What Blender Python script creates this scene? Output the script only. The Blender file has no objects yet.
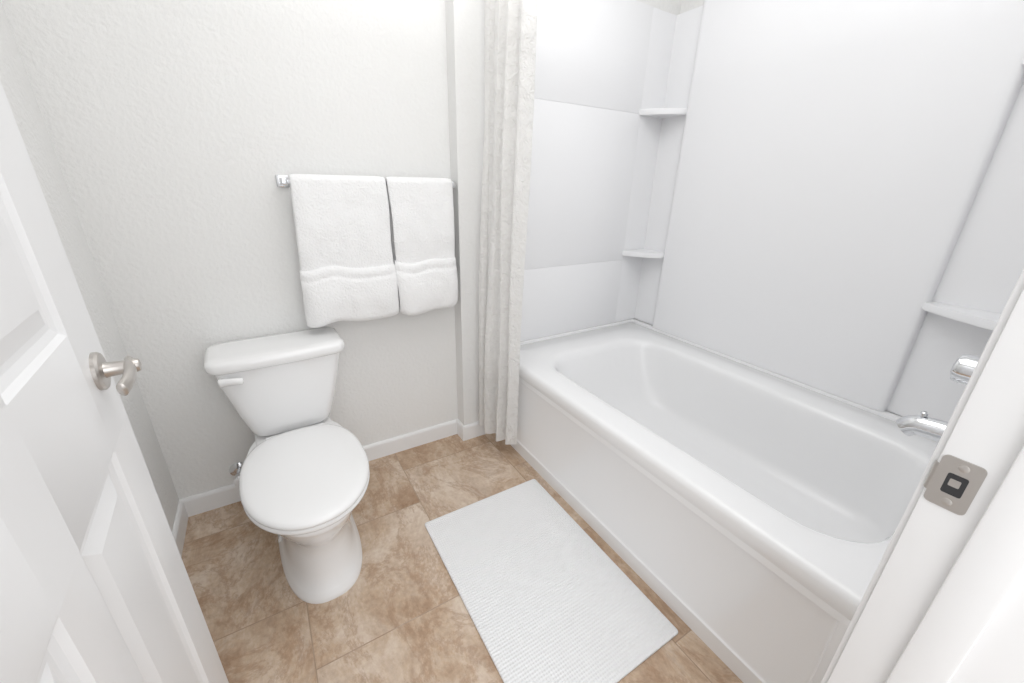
import bpy, bmesh, math, random
import numpy as np
from mathutils import Vector, Matrix, noise
random.seed(3)
S=bpy.context.scene
C=bpy.context.collection
try:
    S.view_settings.view_transform='Standard'
    S.view_settings.look='None'
    S.view_settings.gamma=1.12
except Exception as e: print(e)

# ---------------------------------------------------------------- layout (metres)
XR,XA,XL=1.173,1.352,2.297      # stub wall, tub apron, long surround face
YE,YN=-0.085,-1.630             # alcove far / near faces
YW=-1.643                       # door wall, room side
CH=2.44

# ---------------------------------------------------------------- materials
def mat(name,col,rough=.5,metal=0,bump=None,vary=0,coat=0,sub=0):
    m=bpy.data.materials.new(name);m.use_nodes=True
    nt=m.node_tree;p=nt.nodes['Principled BSDF']
    p.inputs['Base Color'].default_value=(*col,1);p.inputs['Roughness'].default_value=rough
    p.inputs['Metallic'].default_value=metal
    if coat: p.inputs['Coat Weight'].default_value=coat;p.inputs['Coat Roughness'].default_value=.08
    tc=nt.nodes.new('ShaderNodeTexCoord')
    if vary:
        n=nt.nodes.new('ShaderNodeTexNoise');n.inputs['Scale'].default_value=3;n.inputs['Detail'].default_value=4
        nt.links.new(tc.outputs['Object'],n.inputs['Vector'])
        mx=nt.nodes.new('ShaderNodeMix');mx.data_type='RGBA'
        mx.inputs[6].default_value=(*[c*(1-vary) for c in col],1);mx.inputs[7].default_value=(*[min(1,c*(1+vary)) for c in col],1)
        nt.links.new(n.outputs['Fac'],mx.inputs[0]);nt.links.new(mx.outputs[2],p.inputs['Base Color'])
    if bump:
        sc,st,di=bump
        n=nt.nodes.new('ShaderNodeTexNoise');n.inputs['Scale'].default_value=sc;n.inputs['Detail'].default_value=3
        nt.links.new(tc.outputs['Object'],n.inputs['Vector'])
        b=nt.nodes.new('ShaderNodeBump');b.inputs['Strength'].default_value=st;b.inputs['Distance'].default_value=di
        nt.links.new(n.outputs['Fac'],b.inputs['Height']);nt.links.new(b.outputs['Normal'],p.inputs['Normal'])
    return m
M_wall=mat('wall_paint',(.83,.828,.815),.7,bump=(75,.5,.006),vary=.012)
M_trim=mat('trim_paint',(.87,.87,.87),.35,vary=.01)
M_door=mat('door_paint',(.86,.862,.868),.35,vary=.01)
M_acr=mat('acrylic',(.91,.912,.918),.2,coat=.2,vary=.006)
M_sur=mat('surround_acrylic',(.905,.908,.922),.32,coat=.1,vary=.006)
M_por=mat('porcelain',(.90,.90,.90),.08,coat=.5,vary=.006)
M_seat=mat('seat_plastic',(.90,.90,.90),.2,vary=.006)
M_chr=mat('chrome',(.72,.73,.75),.08,1,vary=.02)
M_nik=mat('satin_nickel',(.54,.51,.48),.30,1,vary=.04,bump=(200,.05,.001))
M_dark=mat('strike_hole_shade',(.015,.015,.017),.6,vary=.1)
M_ceil=mat('ceiling_paint',(.87,.87,.865),.8,vary=.01,bump=(90,.2,.004))
M_hose=mat('braided_hose',(.6,.6,.6),.4,.3,bump=(300,.4,.002))

def mat_terry():
    m=mat('terry_cloth',(.91,.91,.91),.95)
    nt=m.node_tree;p=nt.nodes['Principled BSDF']
    p.inputs['Sheen Weight'].default_value=.2
    tc=nt.nodes.new('ShaderNodeTexCoord')
    a=nt.nodes.new('ShaderNodeTexNoise');a.inputs['Scale'].default_value=150;a.inputs['Detail'].default_value=2
    b=nt.nodes.new('ShaderNodeTexNoise');b.inputs['Scale'].default_value=14;b.inputs['Detail'].default_value=3
    nt.links.new(tc.outputs['Object'],a.inputs['Vector']);nt.links.new(tc.outputs['Object'],b.inputs['Vector'])
    ad=nt.nodes.new('ShaderNodeMath');ad.operation='MULTIPLY_ADD';ad.inputs[1].default_value=2.2
    nt.links.new(b.outputs['Fac'],ad.inputs[0]);nt.links.new(a.outputs['Fac'],ad.inputs[2])
    bp=nt.nodes.new('ShaderNodeBump');bp.inputs['Strength'].default_value=.6;bp.inputs['Distance'].default_value=.006
    nt.links.new(ad.outputs[0],bp.inputs['Height']);nt.links.new(bp.outputs['Normal'],p.inputs['Normal'])
    return m
M_terry=mat_terry()

def mat_mat():
    m=mat('woven_mat',(.88,.882,.892),.95)
    nt=m.node_tree;p=nt.nodes['Principled BSDF']
    tc=nt.nodes.new('ShaderNodeTexCoord')
    w=nt.nodes.new('ShaderNodeTexWave');w.wave_type='BANDS';w.bands_direction='Y';w.inputs['Scale'].default_value=32;w.inputs['Distortion'].default_value=.15
    w2=nt.nodes.new('ShaderNodeTexWave');w2.wave_type='BANDS';w2.bands_direction='X';w2.inputs['Scale'].default_value=38
    nt.links.new(tc.outputs['Object'],w.inputs['Vector']);nt.links.new(tc.outputs['Object'],w2.inputs['Vector'])
    ad=nt.nodes.new('ShaderNodeMath');ad.operation='MULTIPLY_ADD';ad.inputs[1].default_value=.5
    nt.links.new(w2.outputs['Fac'],ad.inputs[0]);nt.links.new(w.outputs['Fac'],ad.inputs[2])
    bp=nt.nodes.new('ShaderNodeBump');bp.inputs['Strength'].default_value=.45;bp.inputs['Distance'].default_value=.004
    nt.links.new(ad.outputs[0],bp.inputs['Height']);nt.links.new(bp.outputs['Normal'],p.inputs['Normal'])
    return m
M_mat=mat_mat()

def mat_curtain():
    m=mat('curtain_fabric',(.93,.92,.90),.9)
    nt=m.node_tree;p=nt.nodes['Principled BSDF']
    p.inputs['Sheen Weight'].default_value=.1
    tc=nt.nodes.new('ShaderNodeTexCoord')
    v=nt.nodes.new('ShaderNodeTexVoronoi');v.inputs['Scale'].default_value=30;v.feature='SMOOTH_F1'
    n=nt.nodes.new('ShaderNodeTexNoise');n.inputs['Scale'].default_value=42;n.inputs['Detail'].default_value=4;n.inputs['Distortion'].default_value=2.0
    nt.links.new(tc.outputs['Object'],v.inputs['Vector']);nt.links.new(tc.outputs['Object'],n.inputs['Vector'])
    ad=nt.nodes.new('ShaderNodeMath');ad.operation='ADD'
    nt.links.new(v.outputs['Distance'],ad.inputs[0]);nt.links.new(n.outputs['Fac'],ad.inputs[1])
    bp=nt.nodes.new('ShaderNodeBump');bp.inputs['Strength'].default_value=.85;bp.inputs['Distance'].default_value=.010
    nt.links.new(ad.outputs[0],bp.inputs['Height']);nt.links.new(bp.outputs['Normal'],p.inputs['Normal'])
    tr=nt.nodes.new('ShaderNodeBsdfTranslucent');tr.inputs[0].default_value=(.95,.94,.92,1)
    nt.links.new(bp.outputs['Normal'],tr.inputs['Normal'])
    ms=nt.nodes.new('ShaderNodeMixShader');ms.inputs[0].default_value=.38
    out=nt.nodes['Material Output']
    nt.links.new(p.outputs[0],ms.inputs[1]);nt.links.new(tr.outputs[0],ms.inputs[2]);nt.links.new(ms.outputs[0],out.inputs[0])
    return m
M_cur=mat_curtain()

def mat_floor():
    m=mat('stone_look_vinyl',(.4,.26,.16),.5)
    nt=m.node_tree;p=nt.nodes['Principled BSDF'];L=nt.links.new
    tc=nt.nodes.new('ShaderNodeTexCoord')
    mp=nt.nodes.new('ShaderNodeMapping');mp.inputs['Location'].default_value=(.07,.088,0)
    L(tc.outputs['Object'],mp.inputs['Vector'])
    br=nt.nodes.new('ShaderNodeTexBrick');br.offset=.5;br.inputs['Scale'].default_value=1
    br.inputs['Brick Width'].default_value=.457;br.inputs['Row Height'].default_value=.457
    br.inputs['Mortar Size'].default_value=.002;br.inputs['Mortar Smooth'].default_value=.4
    br.inputs['Color1'].default_value=(0,0,0,1);br.inputs['Color2'].default_value=(1,1,1,1);br.inputs['Mortar'].default_value=(.5,.5,.5,1)
    mp.inputs['Rotation'].default_value=(0,0,math.pi/2)
    L(mp.outputs['Vector'],br.inputs['Vector'])
    off=nt.nodes.new('ShaderNodeVectorMath');off.operation='MULTIPLY_ADD'
    off.inputs[1].default_value=(7,5,3);L(br.outputs['Color'],off.inputs[0]);L(tc.outputs['Object'],off.inputs[2])
    def N(s,d,r,dist):
        n=nt.nodes.new('ShaderNodeTexNoise');n.inputs['Scale'].default_value=s;n.inputs['Detail'].default_value=d;n.inputs['Roughness'].default_value=r;n.inputs['Distortion'].default_value=dist;return n
    n1=N(3.0,12,.70,.6);n2=N(9,12,.75,.5);n3=N(70,5,.6,0);n4=N(4.0,12,.72,.6)
    st=nt.nodes.new('ShaderNodeMapping');st.inputs['Scale'].default_value=(1,.55,1);st.inputs['Rotation'].default_value=(0,0,1.2)
    L(off.outputs[0],st.inputs['Vector'])
    for n in(n1,n2,n4):L(st.outputs['Vector'],n.inputs['Vector'])
    L(off.outputs[0],n3.inputs['Vector'])
    def ramp(inp,els):
        r=nt.nodes.new('ShaderNodeValToRGB');e=r.color_ramp.elements
        e[0].position,e[0].color=els[0][0],(*els[0][1],1);e[1].position,e[1].color=els[-1][0],(*els[-1][1],1)
        for q,c in els[1:-1]:
            x=e.new(q);x.color=(*c,1)
        L(inp,r.inputs[0]);return r
    r1=ramp(n1.outputs['Fac'],[(.36,(.33,.205,.125)),(.45,(.46,.315,.205)),(.53,(.55,.405,.285)),(.62,(.68,.56,.45))])
    r2=ramp(n2.outputs['Fac'],[(.38,(.28,.16,.09)),(.5,(.50,.355,.24)),(.60,(.69,.58,.475))])
    mx=nt.nodes.new('ShaderNodeMix');mx.data_type='RGBA';mx.inputs[0].default_value=.45
    L(r1.outputs[0],mx.inputs[6]);L(r2.outputs[0],mx.inputs[7])
    rv=ramp(n4.outputs['Fac'],[(.47,(0,0,0)),(.5,(1,1,1)),(.53,(0,0,0))])
    fv=nt.nodes.new('ShaderNodeMath');fv.operation='MULTIPLY';fv.inputs[1].default_value=.45
    L(rv.outputs[0],fv.inputs[0])
    mv=nt.nodes.new('ShaderNodeMix');mv.data_type='RGBA';L(fv.outputs[0],mv.inputs[0]);L(mx.outputs[2],mv.inputs[6]);mv.inputs[7].default_value=(.28,.145,.07,1)
    m2=nt.nodes.new('ShaderNodeMix');m2.data_type='RGBA';m2.blend_type='OVERLAY';m2.inputs[0].default_value=.3
    L(mv.outputs[2],m2.inputs[6]);L(n3.outputs['Fac'],m2.inputs[7])
    m3=nt.nodes.new('ShaderNodeMix');m3.data_type='RGBA'
    f=nt.nodes.new('ShaderNodeMath');f.operation='MULTIPLY';f.inputs[1].default_value=.55
    L(br.outputs['Fac'],f.inputs[0]);L(f.outputs[0],m3.inputs[0]);L(m2.outputs[2],m3.inputs[6]);m3.inputs[7].default_value=(.22,.145,.09,1)
    L(m3.outputs[2],p.inputs['Base Color'])
    bp=nt.nodes.new('ShaderNodeBump');bp.inputs['Strength'].default_value=.3;bp.inputs['Distance'].default_value=.002;bp.invert=True
    L(br.outputs['Fac'],bp.inputs['Height']);L(bp.outputs['Normal'],p.inputs['Normal'])
    return m
M_floor=mat_floor()

# ---------------------------------------------------------------- mesh helpers
def obj(name,bm,m,parent=None,smooth=True,angle=35,recalc=True):
    if recalc: bmesh.ops.recalc_face_normals(bm,faces=bm.faces)
    me=bpy.data.meshes.new(name);bm.to_mesh(me);bm.free()
    o=bpy.data.objects.new(name,me);C.objects.link(o)
    if m: me.materials.append(m)
    if smooth:
        for p in me.polygons:p.use_smooth=True
        try: me.set_sharp_from_angle(angle=math.radians(angle))
        except Exception: pass
    if parent:o.parent=parent
    return o
def empty(name):
    e=bpy.data.objects.new(name,None);C.objects.link(e);e.empty_display_size=.1;return e
def box(name,a,b,m,parent=None,bev=0,seg=2):
    bm=bmesh.new();bmesh.ops.create_cube(bm,size=1)
    for v in bm.verts:
        v.co=Vector([(a[i]+b[i])/2+v.co[i]*(b[i]-a[i]) for i in range(3)])
    if bev: bmesh.ops.bevel(bm,geom=list(bm.edges),offset=bev,segments=seg,affect='EDGES',profile=.5)
    return obj(name,bm,m,parent)
def loft(name,rings,m,parent=None,cap0=True,cap1=True,angle=35,closed=True,subsurf=0):
    bm=bmesh.new();R=[[bm.verts.new(p) for p in r] for r in rings];n=len(rings[0])
    for a,b in zip(R,R[1:]):
        for i in range(n if closed else n-1):
            j=(i+1)%n;bm.faces.new((a[i],a[j],b[j],b[i]))
    if cap0:bm.faces.new(R[0])
    if cap1:bm.faces.new(R[-1])
    o=obj(name,bm,m,parent,angle=angle)
    if subsurf:
        s=o.modifiers.new('s','SUBSURF');s.levels=s.render_levels=subsurf
    return o
def rrect(x0,x1,y0,y1,r,z,nc=8,ns=6):
    P=[]
    cs=[(x1-r,y1-r,0),(x0+r,y1-r,90),(x0+r,y0+r,180),(x1-r,y0+r,270)]
    for k,(cx,cy,a0) in enumerate(cs):
        for i in range(nc+1):
            t=math.radians(a0+90*i/nc);P.append(Vector((cx+r*math.cos(t),cy+r*math.sin(t),z)))
        nx=cs[(k+1)%4];t=math.radians(nx[2]);q=Vector((nx[0]+r*math.cos(t),nx[1]+r*math.sin(t),z));p=P[-1].copy()
        for i in range(1,ns):P.append(p.lerp(q,i/ns))
    return P
def tube(name,pts,rads,m,parent=None,n=20,cap=True,sx=1,sy=1,up=Vector((0,0,1))):
    pts=[Vector(p) for p in pts];rings=[]
    if not hasattr(rads,'__len__'):rads=[rads]*len(pts)
    for i,p in enumerate(pts):
        t=(pts[min(i+1,len(pts)-1)]-pts[max(i-1,0)]).normalized()
        u=up if abs(t.dot(up))<.95 else Vector((1,0,0))
        a=t.cross(u).normalized();b=a.cross(t).normalized()
        rings.append([p+a*rads[i]*sx*math.cos(2*math.pi*k/n)+b*rads[i]*sy*math.sin(2*math.pi*k/n) for k in range(n)])
    return loft(name,rings,m,parent,cap,cap,angle=40)
def turned(name,origin,axis,prof,m,parent=None,n=40):
    o=Vector(origin);ax=Vector(axis).normalized();u=Vector((0,0,1)) if abs(ax.z)<.9 else Vector((1,0,0))
    a=ax.cross(u).normalized();b=ax.cross(a)
    rings=[[o+ax*d+a*r*math.cos(2*math.pi*k/n)+b*r*math.sin(2*math.pi*k/n) for k in range(n)] for d,r in prof]
    return loft(name,rings,m,parent,angle=30)
def smoothpath(pts,n=8):
    pts=[Vector(p) for p in pts];out=[]
    for i in range(len(pts)-1):
        p0=pts[max(i-1,0)];p1=pts[i];p2=pts[i+1];p3=pts[min(i+2,len(pts)-1)]
        for k in range(n):
            t=k/n;out.append(.5*((2*p1)+(-p0+p2)*t+(2*p0-5*p1+4*p2-p3)*t*t+(-p0+3*p1-3*p2+p3)*t**3))
    out.append(pts[-1]);return out
def panel_face(bm,O,U,V,Nn,W,H,panels,steps):
    us=sorted({0,W}|{p[0] for p in panels}|{p[1] for p in panels});vs=sorted({0,H}|{p[2] for p in panels}|{p[3] for p in panels})
    P=lambda u,v,d=0:bm.verts.new(O+U*u+V*v+Nn*d)
    for i in range(len(us)-1):
        for j in range(len(vs)-1):
            uc=(us[i]+us[i+1])/2;vc=(vs[j]+vs[j+1])/2
            if any(p[0]<uc<p[1] and p[2]<vc<p[3] for p in panels):continue
            bm.faces.new((P(us[i],vs[j]),P(us[i+1],vs[j]),P(us[i+1],vs[j+1]),P(us[i],vs[j+1])))
    for p in panels:
        prev=(0,0)
        for s in steps+[None]:
            q=lambda t:[P(p[0]+t[0],p[2]+t[0],t[1]),P(p[1]-t[0],p[2]+t[0],t[1]),P(p[1]-t[0],p[3]-t[0],t[1]),P(p[0]+t[0],p[3]-t[0],t[1])]
            if s is None: bm.faces.new(q(prev));break
            a=q(prev);b=q(s)
            for k in range(4):bm.faces.new((a[k],a[(k+1)%4],b[(k+1)%4],b[k]))
            prev=s

# ---------------------------------------------------------------- room shell
box('floor',(-.1,-3.2,-.05),(2.5,.1,0),M_floor)
box('ceiling',(-.1,-3.2,CH),(2.5,.1,CH+.05),M_ceil)
box('wall_back',(-.1,0,0),(2.5,.1,CH),M_wall)
box('wall_left',(-.1,YW,0),(0,0,CH),M_wall)
box('wall_alcove_end',(XR,-.075,0),(2.4,0,CH),M_wall)
box('wall_right',(2.36,YW,0),(2.46,-.075,CH),M_wall)
XH,XJ=.225,.993
bm=bmesh.new()
def addbox(bm,a,b):
    r=bmesh.ops.create_cube(bm,size=1)
    for v in r['verts']: v.co=Vector([(a[i]+b[i])/2+v.co[i]*(b[i]-a[i]) for i in range(3)])
addbox(bm,(-.1,YW-.12,0),(XH-.018,YW,CH));addbox(bm,(XJ+.018,YW-.12,0),(2.46,YW,CH));addbox(bm,(XH-.018,YW-.12,2.06),(XJ+.018,YW,CH))
obj('wall_front',bm,M_wall,smooth=False)
tr=empty('trim_doorway')
box('jamb_strike',(XJ,YW-.125,0),(XJ+.018,YW,2.06),M_trim,tr,bev=.0015)
box('jamb_hinge',(XH-.018,YW-.125,0),(XH,YW,2.06),M_trim,tr,bev=.0015)
box('jamb_head',(XH,YW-.125,2.042),(XJ,YW,2.06),M_trim,tr,bev=.0015)
box('stop_strike',(XJ-.010,YW-.08,0),(XJ,YW-.043,2.042),M_trim,tr,bev=.003)
box('stop_hinge',(XH,YW-.08,0),(XH+.010,YW-.043,2.042),M_trim,tr,bev=.003)
box('stop_head',(XH,YW-.08,2.032),(XJ,YW-.043,2.042),M_trim,tr,bev=.003)
for nm,x0,x1 in(('casing_strike',XJ+.006,XJ+.063),('casing_hinge',XH-.063,XH-.006)):
    box(nm,(x0,YW,0),(x1,YW+.006,2.10),M_trim,tr,bev=.002)
    box(nm+'_hall',(x0,YW-.135,0),(x1,YW-.12,2.10),M_trim,tr,bev=.003)
box('casing_head',(XH-.063,YW,2.048),(XJ+.063,YW+.006,2.105),M_trim,tr,bev=.002)
# strike plate
sp=empty('strike_plate')
ring=[(p.x,p.y) for p in rrect(-.0155,.0155,-.0285,.0285,.005,0,5,1)]
zc=.981;yc=YW-.0175
loft('plate',[[Vector((XJ-d,yc+u,zc+w)) for u,w in ring] for d in(.0002,.0016)],M_nik,sp)
lip=[]
for k in range(7):
    a=math.radians(70*k/6);lip.append((XJ-.0016+.007*(1-math.cos(a)),yc+.0148+.0050*math.sin(a)))
loft('lip',[[Vector((x,y,zc-.016)),Vector((x,y,zc+.016)),Vector((x+.0014,y-.0006,zc+.016)),Vector((x+.0014,y-.0006,zc-.016))] for x,y in lip],M_nik,sp)
loft('hole_shade',[[Vector((XJ-d,yc+p.x,zc+p.y)) for p in rrect(-.0080,.0070,-.0115,.0115,.002,0,3,1)] for d in(.0015,.0019)],M_dark,sp)  # dark slab on the plate, coloured as the shade inside the strike hole
loft('hole_tab',[[Vector((XJ-d,yc+p.x,zc+p.y)) for p in rrect(-.0040,.0040,-.0020,.0060,.001,0,3,1)] for d in(.0018,.0021)],M_nik,sp)
for dz in(-.0205,.0205):
    turned('screw',(XJ-.0014,yc-.001,zc+dz),(-1,0,0),[(0,.0001),(0,.0042),(.0006,.0040),(.001,.0022),(.001,.0001)],M_nik,sp,16)

def base(name,p,q,n,h=.084,t=.012):
    p=Vector((*p,0));q=Vector((*q,0));n=Vector((*n,0))
    pr=[(0,0),(t,0),(t,h-.012),(t-.003,h-.004),(t-.007,h),(0,h)]
    loft(name,[[e+n*a+Vector((0,0,b)) for a,b in pr] for e in(p,q)],M_trim,angle=20)
base('baseboard_back',(0,0),(XR-.012,0),(0,-1))
base('baseboard_left',(0,-.012),(0,YW),(1,0))
base('baseboard_stub_side',(XR,0),(XR,-.087),(-1,0))
base('baseboard_stub_front',(XR,-.075),(XA+.004,-.075),(0,-1))

# ---------------------------------------------------------------- door
dx,dy,ad=.189,-.834,-.066
u=Vector((-math.sin(ad),-math.cos(ad),0))
nrm=Vector((0,0,1)).cross(u)
if nrm.x<0:nrm=-nrm
DW,DH,DT=.775,2.02,.035
O=Vector((dx,dy,.012))
pan=[]
for a,b in((.125,.345),(.43,.65)):
    pan+=[(a,b,.24,.85),(a,b,1.035,1.60),(a,b,1.70,1.90)]
steps=[(.006,-.006),(.016,-.009),(.024,-.009),(.05,-.002)]
bm=bmesh.new()
Z=Vector((0,0,1))
panel_face(bm,O,u,Z,nrm,DW,DH,pan,steps)
panel_face(bm,O-nrm*DT,u,Z,-nrm,DW,DH,pan,steps)
def q4(bm,*p):bm.faces.new([bm.verts.new(x) for x in p])
A=O;B=O+u*DW;Tt=Z*DH;N=-nrm*DT
q4(bm,A,A+N,A+N+Tt,A+Tt);q4(bm,B,B+N,B+N+Tt,B+Tt);q4(bm,A,B,B+N,A+N);q4(bm,A+Tt,B+Tt,B+N+Tt,A+N+Tt)
bmesh.ops.remove_doubles(bm,verts=bm.verts,dist=1e-5)
door=empty('door_1')
d_=obj('slab',bm,M_door,door,angle=12)
bv=d_.modifiers.new('b','BEVEL');bv.width=.0018;bv.segments=2;bv.limit_method='ANGLE';bv.angle_limit=math.radians(50)
ls=O+u*.066;ls.z=.969
for sgn,tag in((1,''),(-1,'_back')):
    n_=nrm*sgn;o_=ls if sgn==1 else ls-nrm*DT
    turned('lever_rose'+tag,o_,n_,[(0,.0001),(0,.030),(.005,.030),(.008,.0275),(.0095,.022),(.0095,.0001)],M_nik,door,40)
    turned('lever_neck'+tag,o_+n_*.008,n_,[(0,.013),(.004,.0115),(.024,.0105),(.036,.0115),(.042,.009),(.044,.0001)],M_nik,door,28)
    hp=smoothpath([o_+n_*.037-u*.012,o_+n_*.039+u*.008,o_+n_*.042+u*.03+Z*.001,o_+n_*.042+u*.06-Z*.001,o_+n_*.037+u*.086-Z*.005],6)
    nn=len(hp);tube('lever_arm'+tag,hp,[.0124*(1-.2*i/nn) if 0<i<nn-1 else .005 for i in range(nn)],M_nik,door,20,sx=.62,sy=1.1)
for z in(.2,1.05,1.85):
    tube('hinge_barrel',[B+nrm*.006+Z*(z-.045),B+nrm*.006+Z*(z+.045)],.006,M_nik,door,14)

# ---------------------------------------------------------------- tub surround
su=empty('tub_surround')
ST=2.02;SB=.492
XP,YP1,YP2=2.165,-.245,-1.318
XC=XL+.035
def groove_panel(name,x0,x1,yb,yf,zs):
    zz=[SB]+zs+[ST]
    for i in range(len(zz)-1):
        box(f'{name}_{i+1}',(x0,min(yb,yf),zz[i]+(.0008 if i else 0)),(x1,max(yb,yf),zz[i+1]-.0008),M_sur,su,bev=.002)
groove_panel('end_panel_far',XA-.03,XP,-.0752,YE,[.863,1.585])
box('end_backing_far',(XA-.028,-.0751,SB),(XP+.05,-.0825,ST-.003),M_sur,su)
groove_panel('end_panel_near',XA-.03,XP,YW+.0002,YN,[.863,1.585])
box('end_backing_near',(XA-.028,YW,SB),(XC,YN-.003,ST-.003),M_sur,su)
box('long_backing',(XC,YW,SB),(2.36,-.0752,ST-.003),M_sur,su)
box('corner_backing_far',(XP,-.0752,SB),(XC+.01,-.080,ST-.003),M_sur,su)
def vslab(name,prof):
    loft(name,[[Vector((x,y,z)) for x,y in prof] for z in(SB+.001,SB+.005,ST-.004,ST)],M_sur,su,angle=50)
pr=[(XC+.01,YP1+.004),(XL+.016,YP1+.004),(XL+.007,YP1),(XL+.002,YP1-.009),(XL,YP1-.022),(XL,YP2+.022),(XL+.002,YP2+.009),(XL+.007,YP2),(XL+.016,YP2-.004),(XC+.01,YP2-.004)]
vslab('long_panel',pr)
def shelf(name,pts,z,t=.026):
    c=sum((Vector((*p,0)) for p in pts),Vector())/len(pts)
    def ins(f,zz):return [Vector((c.x+(p[0]-c.x)*f,c.y+(p[1]-c.y)*f,zz)) for p in pts]
    loft(name,[ins(.93,z-t),ins(.985,z-t+.004),ins(1,z-t+.009),ins(1,z-.004),ins(.98,z)],M_sur,su,angle=60)
for z in(.914,1.605):
    f=[(XP-.010,-.081),(XC+.002,-.081),(XC+.002,YP1+.002),(XL-.004,YP1-.006)]
    for k in range(1,10):
        t=k/10;p=Vector((XL-.004,YP1-.006)).lerp(Vector((XP-.010,YE-.002)),t)
        s=math.sin(math.pi*t)*.016;f.append((p.x-s*.7,p.y-s*.5))
    shelf('shelf_far',f,z)
    f=[(XP-.02,YN-.005),(XC+.002,YN-.005),(XC+.002,YP2-.002),(XL-.004,YP2+.006)]
    for k in range(1,10):
        t=k/10;p=Vector((XL-.004,YP2+.006)).lerp(Vector((XP-.02,YN+.004)),t)
        s=math.sin(math.pi*t)*.016;f.append((p.x-s*.7,p.y+s*.5))
    shelf('shelf_near',f,z)

# ---------------------------------------------------------------- bathtub
tub=empty('bathtub')
x0,x1,y0,y1=XA,XC,YN,YE
TZ=.478
ox0,ox1,oy0,oy1=1.475,2.145,-1.565,-.285
L=[]
def OR(i,z):return rrect(x0+i,x1-max(i*.2,0),y0+i*.2,y1-i*.2,.006,z)
L+= [OR(.012,.40),OR(.003,.425),OR(0,.44),OR(0,.458),OR(.004,.470),OR(.012,.476),OR(.022,.478)]
def IN(a,b,c,d,r,z):return rrect(ox0+a,ox1-b,oy0+c,oy1-d,r,z)
L+= [IN(-.025,-.02,-.02,-.03,.18,.478),IN(-.008,-.008,-.008,-.01,.175,.4765),IN(0,0,0,0,.17,.472),IN(.008,.008,.006,.012,.165,.462),IN(.014,.012,.012,.025,.16,.44),
     IN(.024,.022,.02,.06,.15,.36),IN(.036,.034,.03,.11,.14,.27),IN(.05,.045,.045,.17,.13,.20),IN(.068,.064,.065,.22,.12,.17),IN(.10,.095,.10,.27,.11,.155),IN(.15,.14,.15,.33,.1,.15)]
loft('shell',L,M_acr,tub,cap0=False,angle=50)
box('flange_back',(XL-.004,YN,TZ-.006),(XC,YE,.4915),M_acr,tub,bev=.005)
box('flange_far',(XA+.01,YE-.012,TZ-.006),(XC,YE+.008,.4915),M_acr,tub,bev=.005)
box('flange_near',(XA+.01,YN-.008,TZ-.006),(XC,YN+.012,.4915),M_acr,tub,bev=.005)
bm=bmesh.new()
AO=Vector((XA+.006,YE,0));AU=Vector((0,-1,0));AN=Vector((-1,0,0));W=YE-YN
panel_face(bm,AO,AU,Z,AN,W,.44,[(.05,W-.05,.060,.395)],[(.004,-.005),(.010,-.0075)])
q4(bm,AO,AO+Vector((.03,0,0)),AO+Vector((.03,0,.44)),AO+Z*.44)
B2=AO+AU*W;q4(bm,B2,B2+Vector((.03,0,0)),B2+Vector((.03,0,.44)),B2+Z*.44)
bmesh.ops.remove_doubles(bm,verts=bm.verts,dist=1e-5)
obj('apron',bm,M_acr,tub,angle=25)
turned('drain',(1.81,-1.34,.1495),(0,0,1),[(0,.0001),(0,.035),(.003,.034),(.004,.028),(.002,.02),(.002,.0001)],M_chr,tub,32)
turned('overflow',(1.81,-1.536,.31),(0,1,.05),[(0,.0001),(0,.034),(.004,.033),(.006,.027),(.006,.0001)],M_chr,tub,32)

# ---------------------------------------------------------------- tub faucet
fa=empty('tub_faucet')
fx,fz=1.856,.678
turned('spout_flange',(fx,YN,fz),(0,1,0),[(0,.0001),(0,.036),(.005,.035),(.008,.030),(.008,.0001)],M_chr,fa)
sp_=smoothpath([(fx,YN+.006,fz),(fx,YN+.05,fz+.004),(fx,YN+.1,fz+.003),(fx,YN+.145,fz-.004),(fx,YN+.165,fz-.024)],6)
tube('spout',sp_,[.032-.007*i/(len(sp_)-1) for i in range(len(sp_))],M_chr,fa,28,sx=.95)
turned('diverter_pull',(fx,YN+.140,fz+.014),(0,0,1),[(0,.004),(.014,.004),(.015,.008),(.022,.008),(.025,.005),(.025,.0001)],M_chr,fa,20)
hz=.855
turned('valve_plate',(fx,YN,hz),(0,1,0),[(0,.0001),(0,.085),(.004,.084),(.012,.07),(.016,.03),(.016,.0001)],M_chr,fa,48)
turned('valve_knob',(fx,YN+.014,hz),(0,1,0),[(0,.020),(.05,.018),(.06,.024),(.07,.036),(.096,.038),(.108,.034),(.113,.02),(.114,.0001)],M_chr,fa,12)

# ---------------------------------------------------------------- toilet
to=empty('toilet')
XT=0
def egg(hw,yf,yb,z,ycf=.45,n=56,eb=2.7,ef=2.05):
    yc=yb-(yb-yf)*ycf;P=[]
    for k in range(n):
        t=2*math.pi*k/n;c,s=math.cos(t),math.sin(t)
        e=ef if s<0 else eb
        X=math.copysign(abs(c)**(2/e),c)*hw
        Y=math.copysign(abs(s)**(2/e),s)*((yb-yc) if s>0 else (yc-yf))
        P.append(Vector((XT+X,yc+Y,z)))
    return P
bowl=[egg(.128,-.655,-.12,0,.5,eb=4,ef=2.5),egg(.128,-.655,-.12,.016,.5,eb=4,ef=2.5),egg(.117,-.640,-.125,.028,.5,eb=4,ef=2.5),
      egg(.106,-.622,-.13,.08,.5,eb=4,ef=2.4),egg(.099,-.612,-.13,.14,.5,eb=4,ef=2.3),egg(.099,-.615,-.13,.185,.5,eb=3.5,ef=2.2),
      egg(.112,-.640,-.13,.225,.52,eb=3,ef=2.1),egg(.138,-.680,-.12,.27,.52),egg(.159,-.706,-.11,.31),egg(.168,-.720,-.10,.335),
      egg(.172,-.725,-.10,.346),egg(.168,-.722,-.10,.354),egg(.15,-.705,-.11,.355)]
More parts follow.
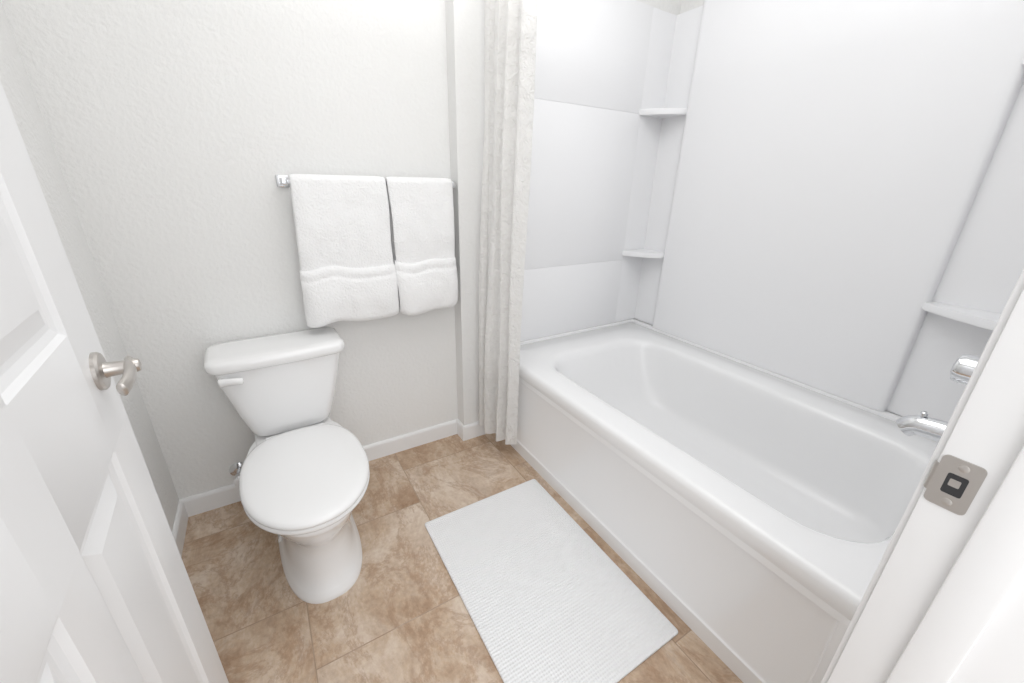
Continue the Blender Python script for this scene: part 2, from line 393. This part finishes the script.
loft('bowl',bowl,M_por,to,angle=60)
loft('tank_shelf',[rrect(-.10,.10,-.30,-.03,.04,.20),rrect(-.12,.12,-.30,-.025,.04,.30),rrect(-.13,.13,-.30,-.02,.04,.356),rrect(-.123,.123,-.295,-.026,.036,.362)],M_por,to,angle=50)
def seat_rings(hw,yf,yb,zs,eb):
    return [egg(hw-i,yf+i,yb-i,z,.50,eb=eb) for i,z in zs]
loft('seat',seat_rings(.180,-.731,-.245,[(.012,.3555),(.003,.358),(0,.364),(0,.370),(.004,.375)],2.7),M_seat,to,angle=60)
loft('seat_lid',seat_rings(.182,-.735,-.222,[(.008,.377),(.001,.380),(0,.385),(.003,.392),(.012,.397),(.03,.400),(.07,.4025),(.12,.4035)],2.7),M_seat,to,angle=60)
for s in(-1,1):
    turned('seat_hinge',(s*.075-.022,-.228,.376),(1,0,0),[(0,.0001),(0,.011),(.002,.013),(.042,.013),(.044,.011),(.044,.0001)],M_seat,to,20)
    turned('floor_bolt_cap',(s*.115,-.33,.014),(0,0,1),[(0,.014),(.01,.013),(.018,.008),(.02,.0001)],M_por,to,20)
def tk(hw,yf,yb,z,r=.035):
    P=rrect(-hw,hw,yf,yb,r,z,8,8)
    for p in P:
        if p.y<(yf+yb)/2: p.y-=.010*(1-(p.x/hw)**2)
    return P
tank=[tk(.095,-.165,-.03,.3625,.03),tk(.118,-.178,-.025,.368,.035),tk(.130,-.188,-.02,.382),tk(.140,-.193,-.018,.41),tk(.160,-.200,-.016,.48),tk(.181,-.207,-.015,.57),tk(.198,-.212,-.015,.657)]
loft('tank',tank,M_por,to,angle=50)
lid=[tk(.194,-.212,-.012,.655),tk(.206,-.222,-.010,.657,.04),tk(.213,-.228,-.010,.663,.042),tk(.214,-.229,-.010,.672,.042),tk(.214,-.229,-.010,.684,.042),tk(.210,-.225,-.012,.693,.04),tk(.199,-.214,-.02,.698,.035),tk(.174,-.19,-.04,.700,.03)]
loft('tank_lid',lid,M_por,to,angle=60)
lx,ly,lz=-.168,-.211,.630
turned('flush_boss',(lx,ly+.008,lz),(0,-1,0),[(0,.018),(.008,.017),(.012,.013),(.02,.012),(.02,.0001)],M_por,to,24)
hp=smoothpath([(lx-.016,ly-.016,lz),(lx,ly-.019,lz+.001),(lx+.03,ly-.023,lz-.001),(lx+.050,ly-.023,lz-.004)],5)
tube('flush_handle',hp,[.007]+[.0145-.004*i/len(hp) for i in range(len(hp)-2)]+[.006],M_por,to,16,sx=.6,sy=1)
to.location=(.4235,0,0);to.rotation_euler=(0,0,.039)

# supply valve
sv=empty('water_supply_valve')
vx,vz=.208,.144
turned('escutcheon',(vx,0,vz),(0,-1,0),[(0,.0001),(0,.034),(.003,.033),(.009,.022),(.011,.012),(.011,.0001)],M_chr,sv,32)
tube('stub_pipe',[(vx,-.008,vz),(vx,-.05,vz)],.009,M_chr,sv,16)
turned('valve_body',(vx,-.045,vz),(0,-1,0),[(0,.0001),(0,.013),(.022,.013),(.026,.009),(.036,.008),(.036,.0001)],M_chr,sv,24)
turned('valve_handle',(vx,-.078,vz),(0,-1,0),[(0,.0001),(0,.016),(.004,.018),(.010,.017),(.013,.012),(.013,.0001)],M_trim,sv,10)
tube('supply_hose',smoothpath([(vx+.012,-.055,vz),(vx+.03,-.056,vz+.03),(vx+.06,-.07,vz+.09),(vx+.09,-.085,vz+.15),(vx+.108,-.09,.372)],8),.0055,M_hose,sv,14)

# ---------------------------------------------------------------- towel bar + towels
tb=empty('towel_bar')
BZ,BY=1.240,-.07
for x in(.543,1.150):
    box('post_plate',(x-.020,-.009,BZ-.020),(x+.020,0,BZ+.020),M_chr,tb,bev=.003)
    box('post_arm',(x-.010,BY-.012,BZ-.012),(x+.010,-.006,BZ+.012),M_chr,tb,bev=.003)
box('bar',(.545,BY-.007,BZ-.007),(1.148,BY+.007,BZ+.007),M_chr,tb,bev=.002)
def towel(name,xa,xb,zbot,seed,zback,flL,flR,zband):
    root=empty(name)
    def sheet(nm,prof,x0f,x1f,thick,amp,nx=44,edge_r=.012,edge_in=.010,lvl=2,bulge=0.,corner=0.,sag=.016):
        bm=bmesh.new();rows=[]
        nr=len(prof)
        for j,(y,z) in enumerate(prof):
            row=[];a=x0f(z);b=x1f(z)
            for i in range(nx+1):
                t=i/nx;x=a+(b-a)*t
                x+=noise.noise(Vector((z*7,seed*4.1,t*1.5)))*.005
                f=min(1,max(0,(BZ-z)/.2))
                w=noise.noise(Vector((x*6+seed*7,z*4,seed)))*amp*f+noise.noise(Vector((x*22,z*15,seed*3+y*20)))*.0034
                ed=min(t,1-t)*(b-a)
                e=edge_in*math.exp(-ed/edge_r)
                zz=z+noise.noise(Vector((x*7,seed*5,2)))*sag*f+ (corner*math.exp(-ed/.02)*f)
                zz-= bulge*math.sin(math.pi*t)*f
                yy=y-w+e if y<BY else y+abs(w)*.2-e
                row.append(bm.verts.new((x,min(yy,-.011),zz)))
            rows.append(row)
        for r0,r1 in zip(rows,rows[1:]):
            for i in range(nx):bm.faces.new((r0[i],r0[i+1],r1[i+1],r1[i]))
        o=obj(nm,bm,M_terry,root,angle=180)
        s=o.modifiers.new('t','SOLIDIFY');s.thickness=thick;s.offset=0
        s=o.modifiers.new('s','SUBSURF');s.levels=s.render_levels=lvl
        return o
    g=lambda z:min(1,max(0,(BZ-z)/.5))
    L0=lambda z:xa-flL*g(z);R0=lambda z:xb+flR*g(z)
    prof=[];r=.020
    for k in range(14):prof.append((BY+r,zback+(BZ-zback)*k/14))
    for k in range(9):
        a=math.pi*k/8;prof.append((BY+r*math.cos(a),BZ-.001+r*.85*math.sin(a)))
    for k in range(1,26):
        z=BZ-(BZ-zbot-.02)*k/25;prof.append((BY-r-.008*math.sin(math.pi*k/25),z))
    sheet('drape',prof,L0,R0,.018,.012)
    pb=[];yo=BY-r-.012
    pb.append((yo+.008,zband-.016));pb.append((yo-.006,zband-.001))
    K=20
    for k in range(0,K):
        q=(k+.5)/K
        z=zband-.010-(zband-.010-zbot-.01)*k/(K-1)
        pb.append((yo-.014-.014*math.sin(math.pi*q)+.007*math.exp(-((q-.16)/.035)**2),z))
    pb+= [(yo-.008,zbot-.001),(yo+.004,zbot-.006),(yo+.016,zbot-.001)]
    for k in range(0,4): pb.append((yo+.026,zbot+.012+.03*k))
    sheet('cuff',pb,lambda z:L0(z)-.006,lambda z:R0(z)+.004,.013,.016,edge_r=.016,edge_in=.026,corner=.016,bulge=-.004,sag=.030)
    return root
towel('bath_towel',.561,.872,.735,1,.82,.018,.010,.938)
towel('bath_towel',.884,1.138,.735,4,.82,-.012,.000,.944)

# ---------------------------------------------------------------- bath mat
mx,my,mw,ml=.796,-.511,.521,.778
mm=[]
for i,z in((.002,.0005),(0,.003),(0,.007),(.003,.0095),(.008,.010)):
    mm.append([Vector((p.x-mw/2,p.y+ml/2,p.z)) for p in rrect(i,mw-i,-ml+i,-i,.010,z,5,20)])
o=loft('bath_mat',mm,M_mat,angle=60);o.location=(mx+mw/2,my-ml/2,0);o.rotation_euler=(0,0,-.003)

# ---------------------------------------------------------------- shower curtain
sc=empty('shower_curtain')
bm=bmesh.new();rows=[];NU,NV=280,60
for j in range(NV+1):
    v=j/NV;z=.098+(1.97-.098)*v
    row=[]
    ya=-.098-.006*v; yb=-.350-.055*v
    for i in range(NU+1):
        t=i/NU
        tt=t+.03*math.sin(6*t+1.3*v)*t*(1-t)*4
        ph=2*math.pi*4.15*tt+.6
        amp=.031*(.80+.3*math.sin(3*t*6+1+v))*(1-.2*v)
        x=1.284-.044*(1-v)*(1-t)**2+.006*t+amp*math.sin(ph+.5*math.sin(v*5+t*3)*(1-t))+.007*math.sin(ph*2.3+v*2)*(1-t)+.004*math.sin(v*9+t*8)
        y=ya+(yb-ya)*t+.010*math.sin(2*ph+.8)*(1-t)
        x=min(x,XA-.008) if z<.52 else x
        zz=z+(.010*math.sin(t*7+1) -.02*t if j<2 else 0)
        row.append(bm.verts.new((x,min(y,-.094),zz)))
    rows.append(row)
for a,b in zip(rows,rows[1:]):
    for i in range(NU):bm.faces.new((a[i],a[i+1],b[i+1],b[i]))
o=obj('fabric',bm,M_cur,sc,angle=180)
tube('rod',[(1.30,-.0755,2.0),(1.30,YW+.001,2.0)],.0125,M_chr,sc,20)
for k in range(8):
    y=-.105-.038*k
    P=[Vector((1.30+.022*math.cos(a),y,1.992+.026*math.sin(a))) for a in [2*math.pi*i/16 for i in range(17)]]
    tube('ring',P,.0018,M_chr,sc,8,up=Vector((0,1,0)))

# ---------------------------------------------------------------- lights
fx0=empty('ceiling_light')
M_em=mat('lamp_glass',(.9,.9,.9),.4)
p=M_em.node_tree.nodes['Principled BSDF'];p.inputs['Emission Color'].default_value=(1,.99,.97,1);p.inputs['Emission Strength'].default_value=2
turned('dome',(.75,-.75,CH-.012),(0,0,-1),[(0,.15),(.03,.148),(.06,.12),(.08,.07),(.087,.0001)],M_em,fx0,40)
turned('base_ring',(.75,-.75,CH),(0,0,-1),[(0,.0001),(0,.165),(.012,.165),(.016,.155),(.016,.0001)],M_nik,fx0,40)
def area(name,loc,rot,sx,sy,e,col=(1,1,1)):
    l=bpy.data.lights.new(name,'AREA');l.shape='RECTANGLE';l.size=sx;l.size_y=sy;l.energy=e;l.color=col
    o=bpy.data.objects.new(name,l);o.location=loc;o.rotation_euler=rot;C.objects.link(o);return o
area('ceiling_lamp',(1.15,-.95,CH-.10),(0,0,0),1.5,1.1,7.9,(1,1,1))
area('bounce_fill',(1.10,-1.0,1.70),(math.pi,0,0),1.0,.8,8.6,(.99,.995,1))  # added unseen fill aimed at the ceiling to flatten the light
area('hall_fill',(.6,-2.4,1.5),(math.radians(82),0,math.radians(-25)),1.2,1.4,10.5,(.99,.995,1))  # added fill shining in through the doorway, no known fixture behind it
w=bpy.data.worlds.new('w');S.world=w;w.use_nodes=True
w.node_tree.nodes['Background'].inputs[0].default_value=(.97,.98,1,1);w.node_tree.nodes['Background'].inputs[1].default_value=.95

# ---------------------------------------------------------------- camera
cx,cy,cz,yaw,pitch,roll,f=.442,-1.703,1.252,-.555,-.375,.024,402.7
sy,cyw=math.sin(yaw),math.cos(yaw);sp2,cp=math.sin(pitch),math.cos(pitch)
F=Vector((-sy*cp,cyw*cp,sp2));R=Vector((cyw,sy,0));U=R.cross(F)
R2=R*math.cos(roll)+U*math.sin(roll);U2=U*math.cos(roll)-R*math.sin(roll)
cd=bpy.data.cameras.new('camera');cd.sensor_width=36;cd.lens=36*f/1024;cd.clip_start=.01
co=bpy.data.objects.new('camera',cd);C.objects.link(co)
co.matrix_world=Matrix(((R2.x,U2.x,-F.x,cx),(R2.y,U2.y,-F.y,cy),(R2.z,U2.z,-F.z,cz),(0,0,0,1)));S.camera=co
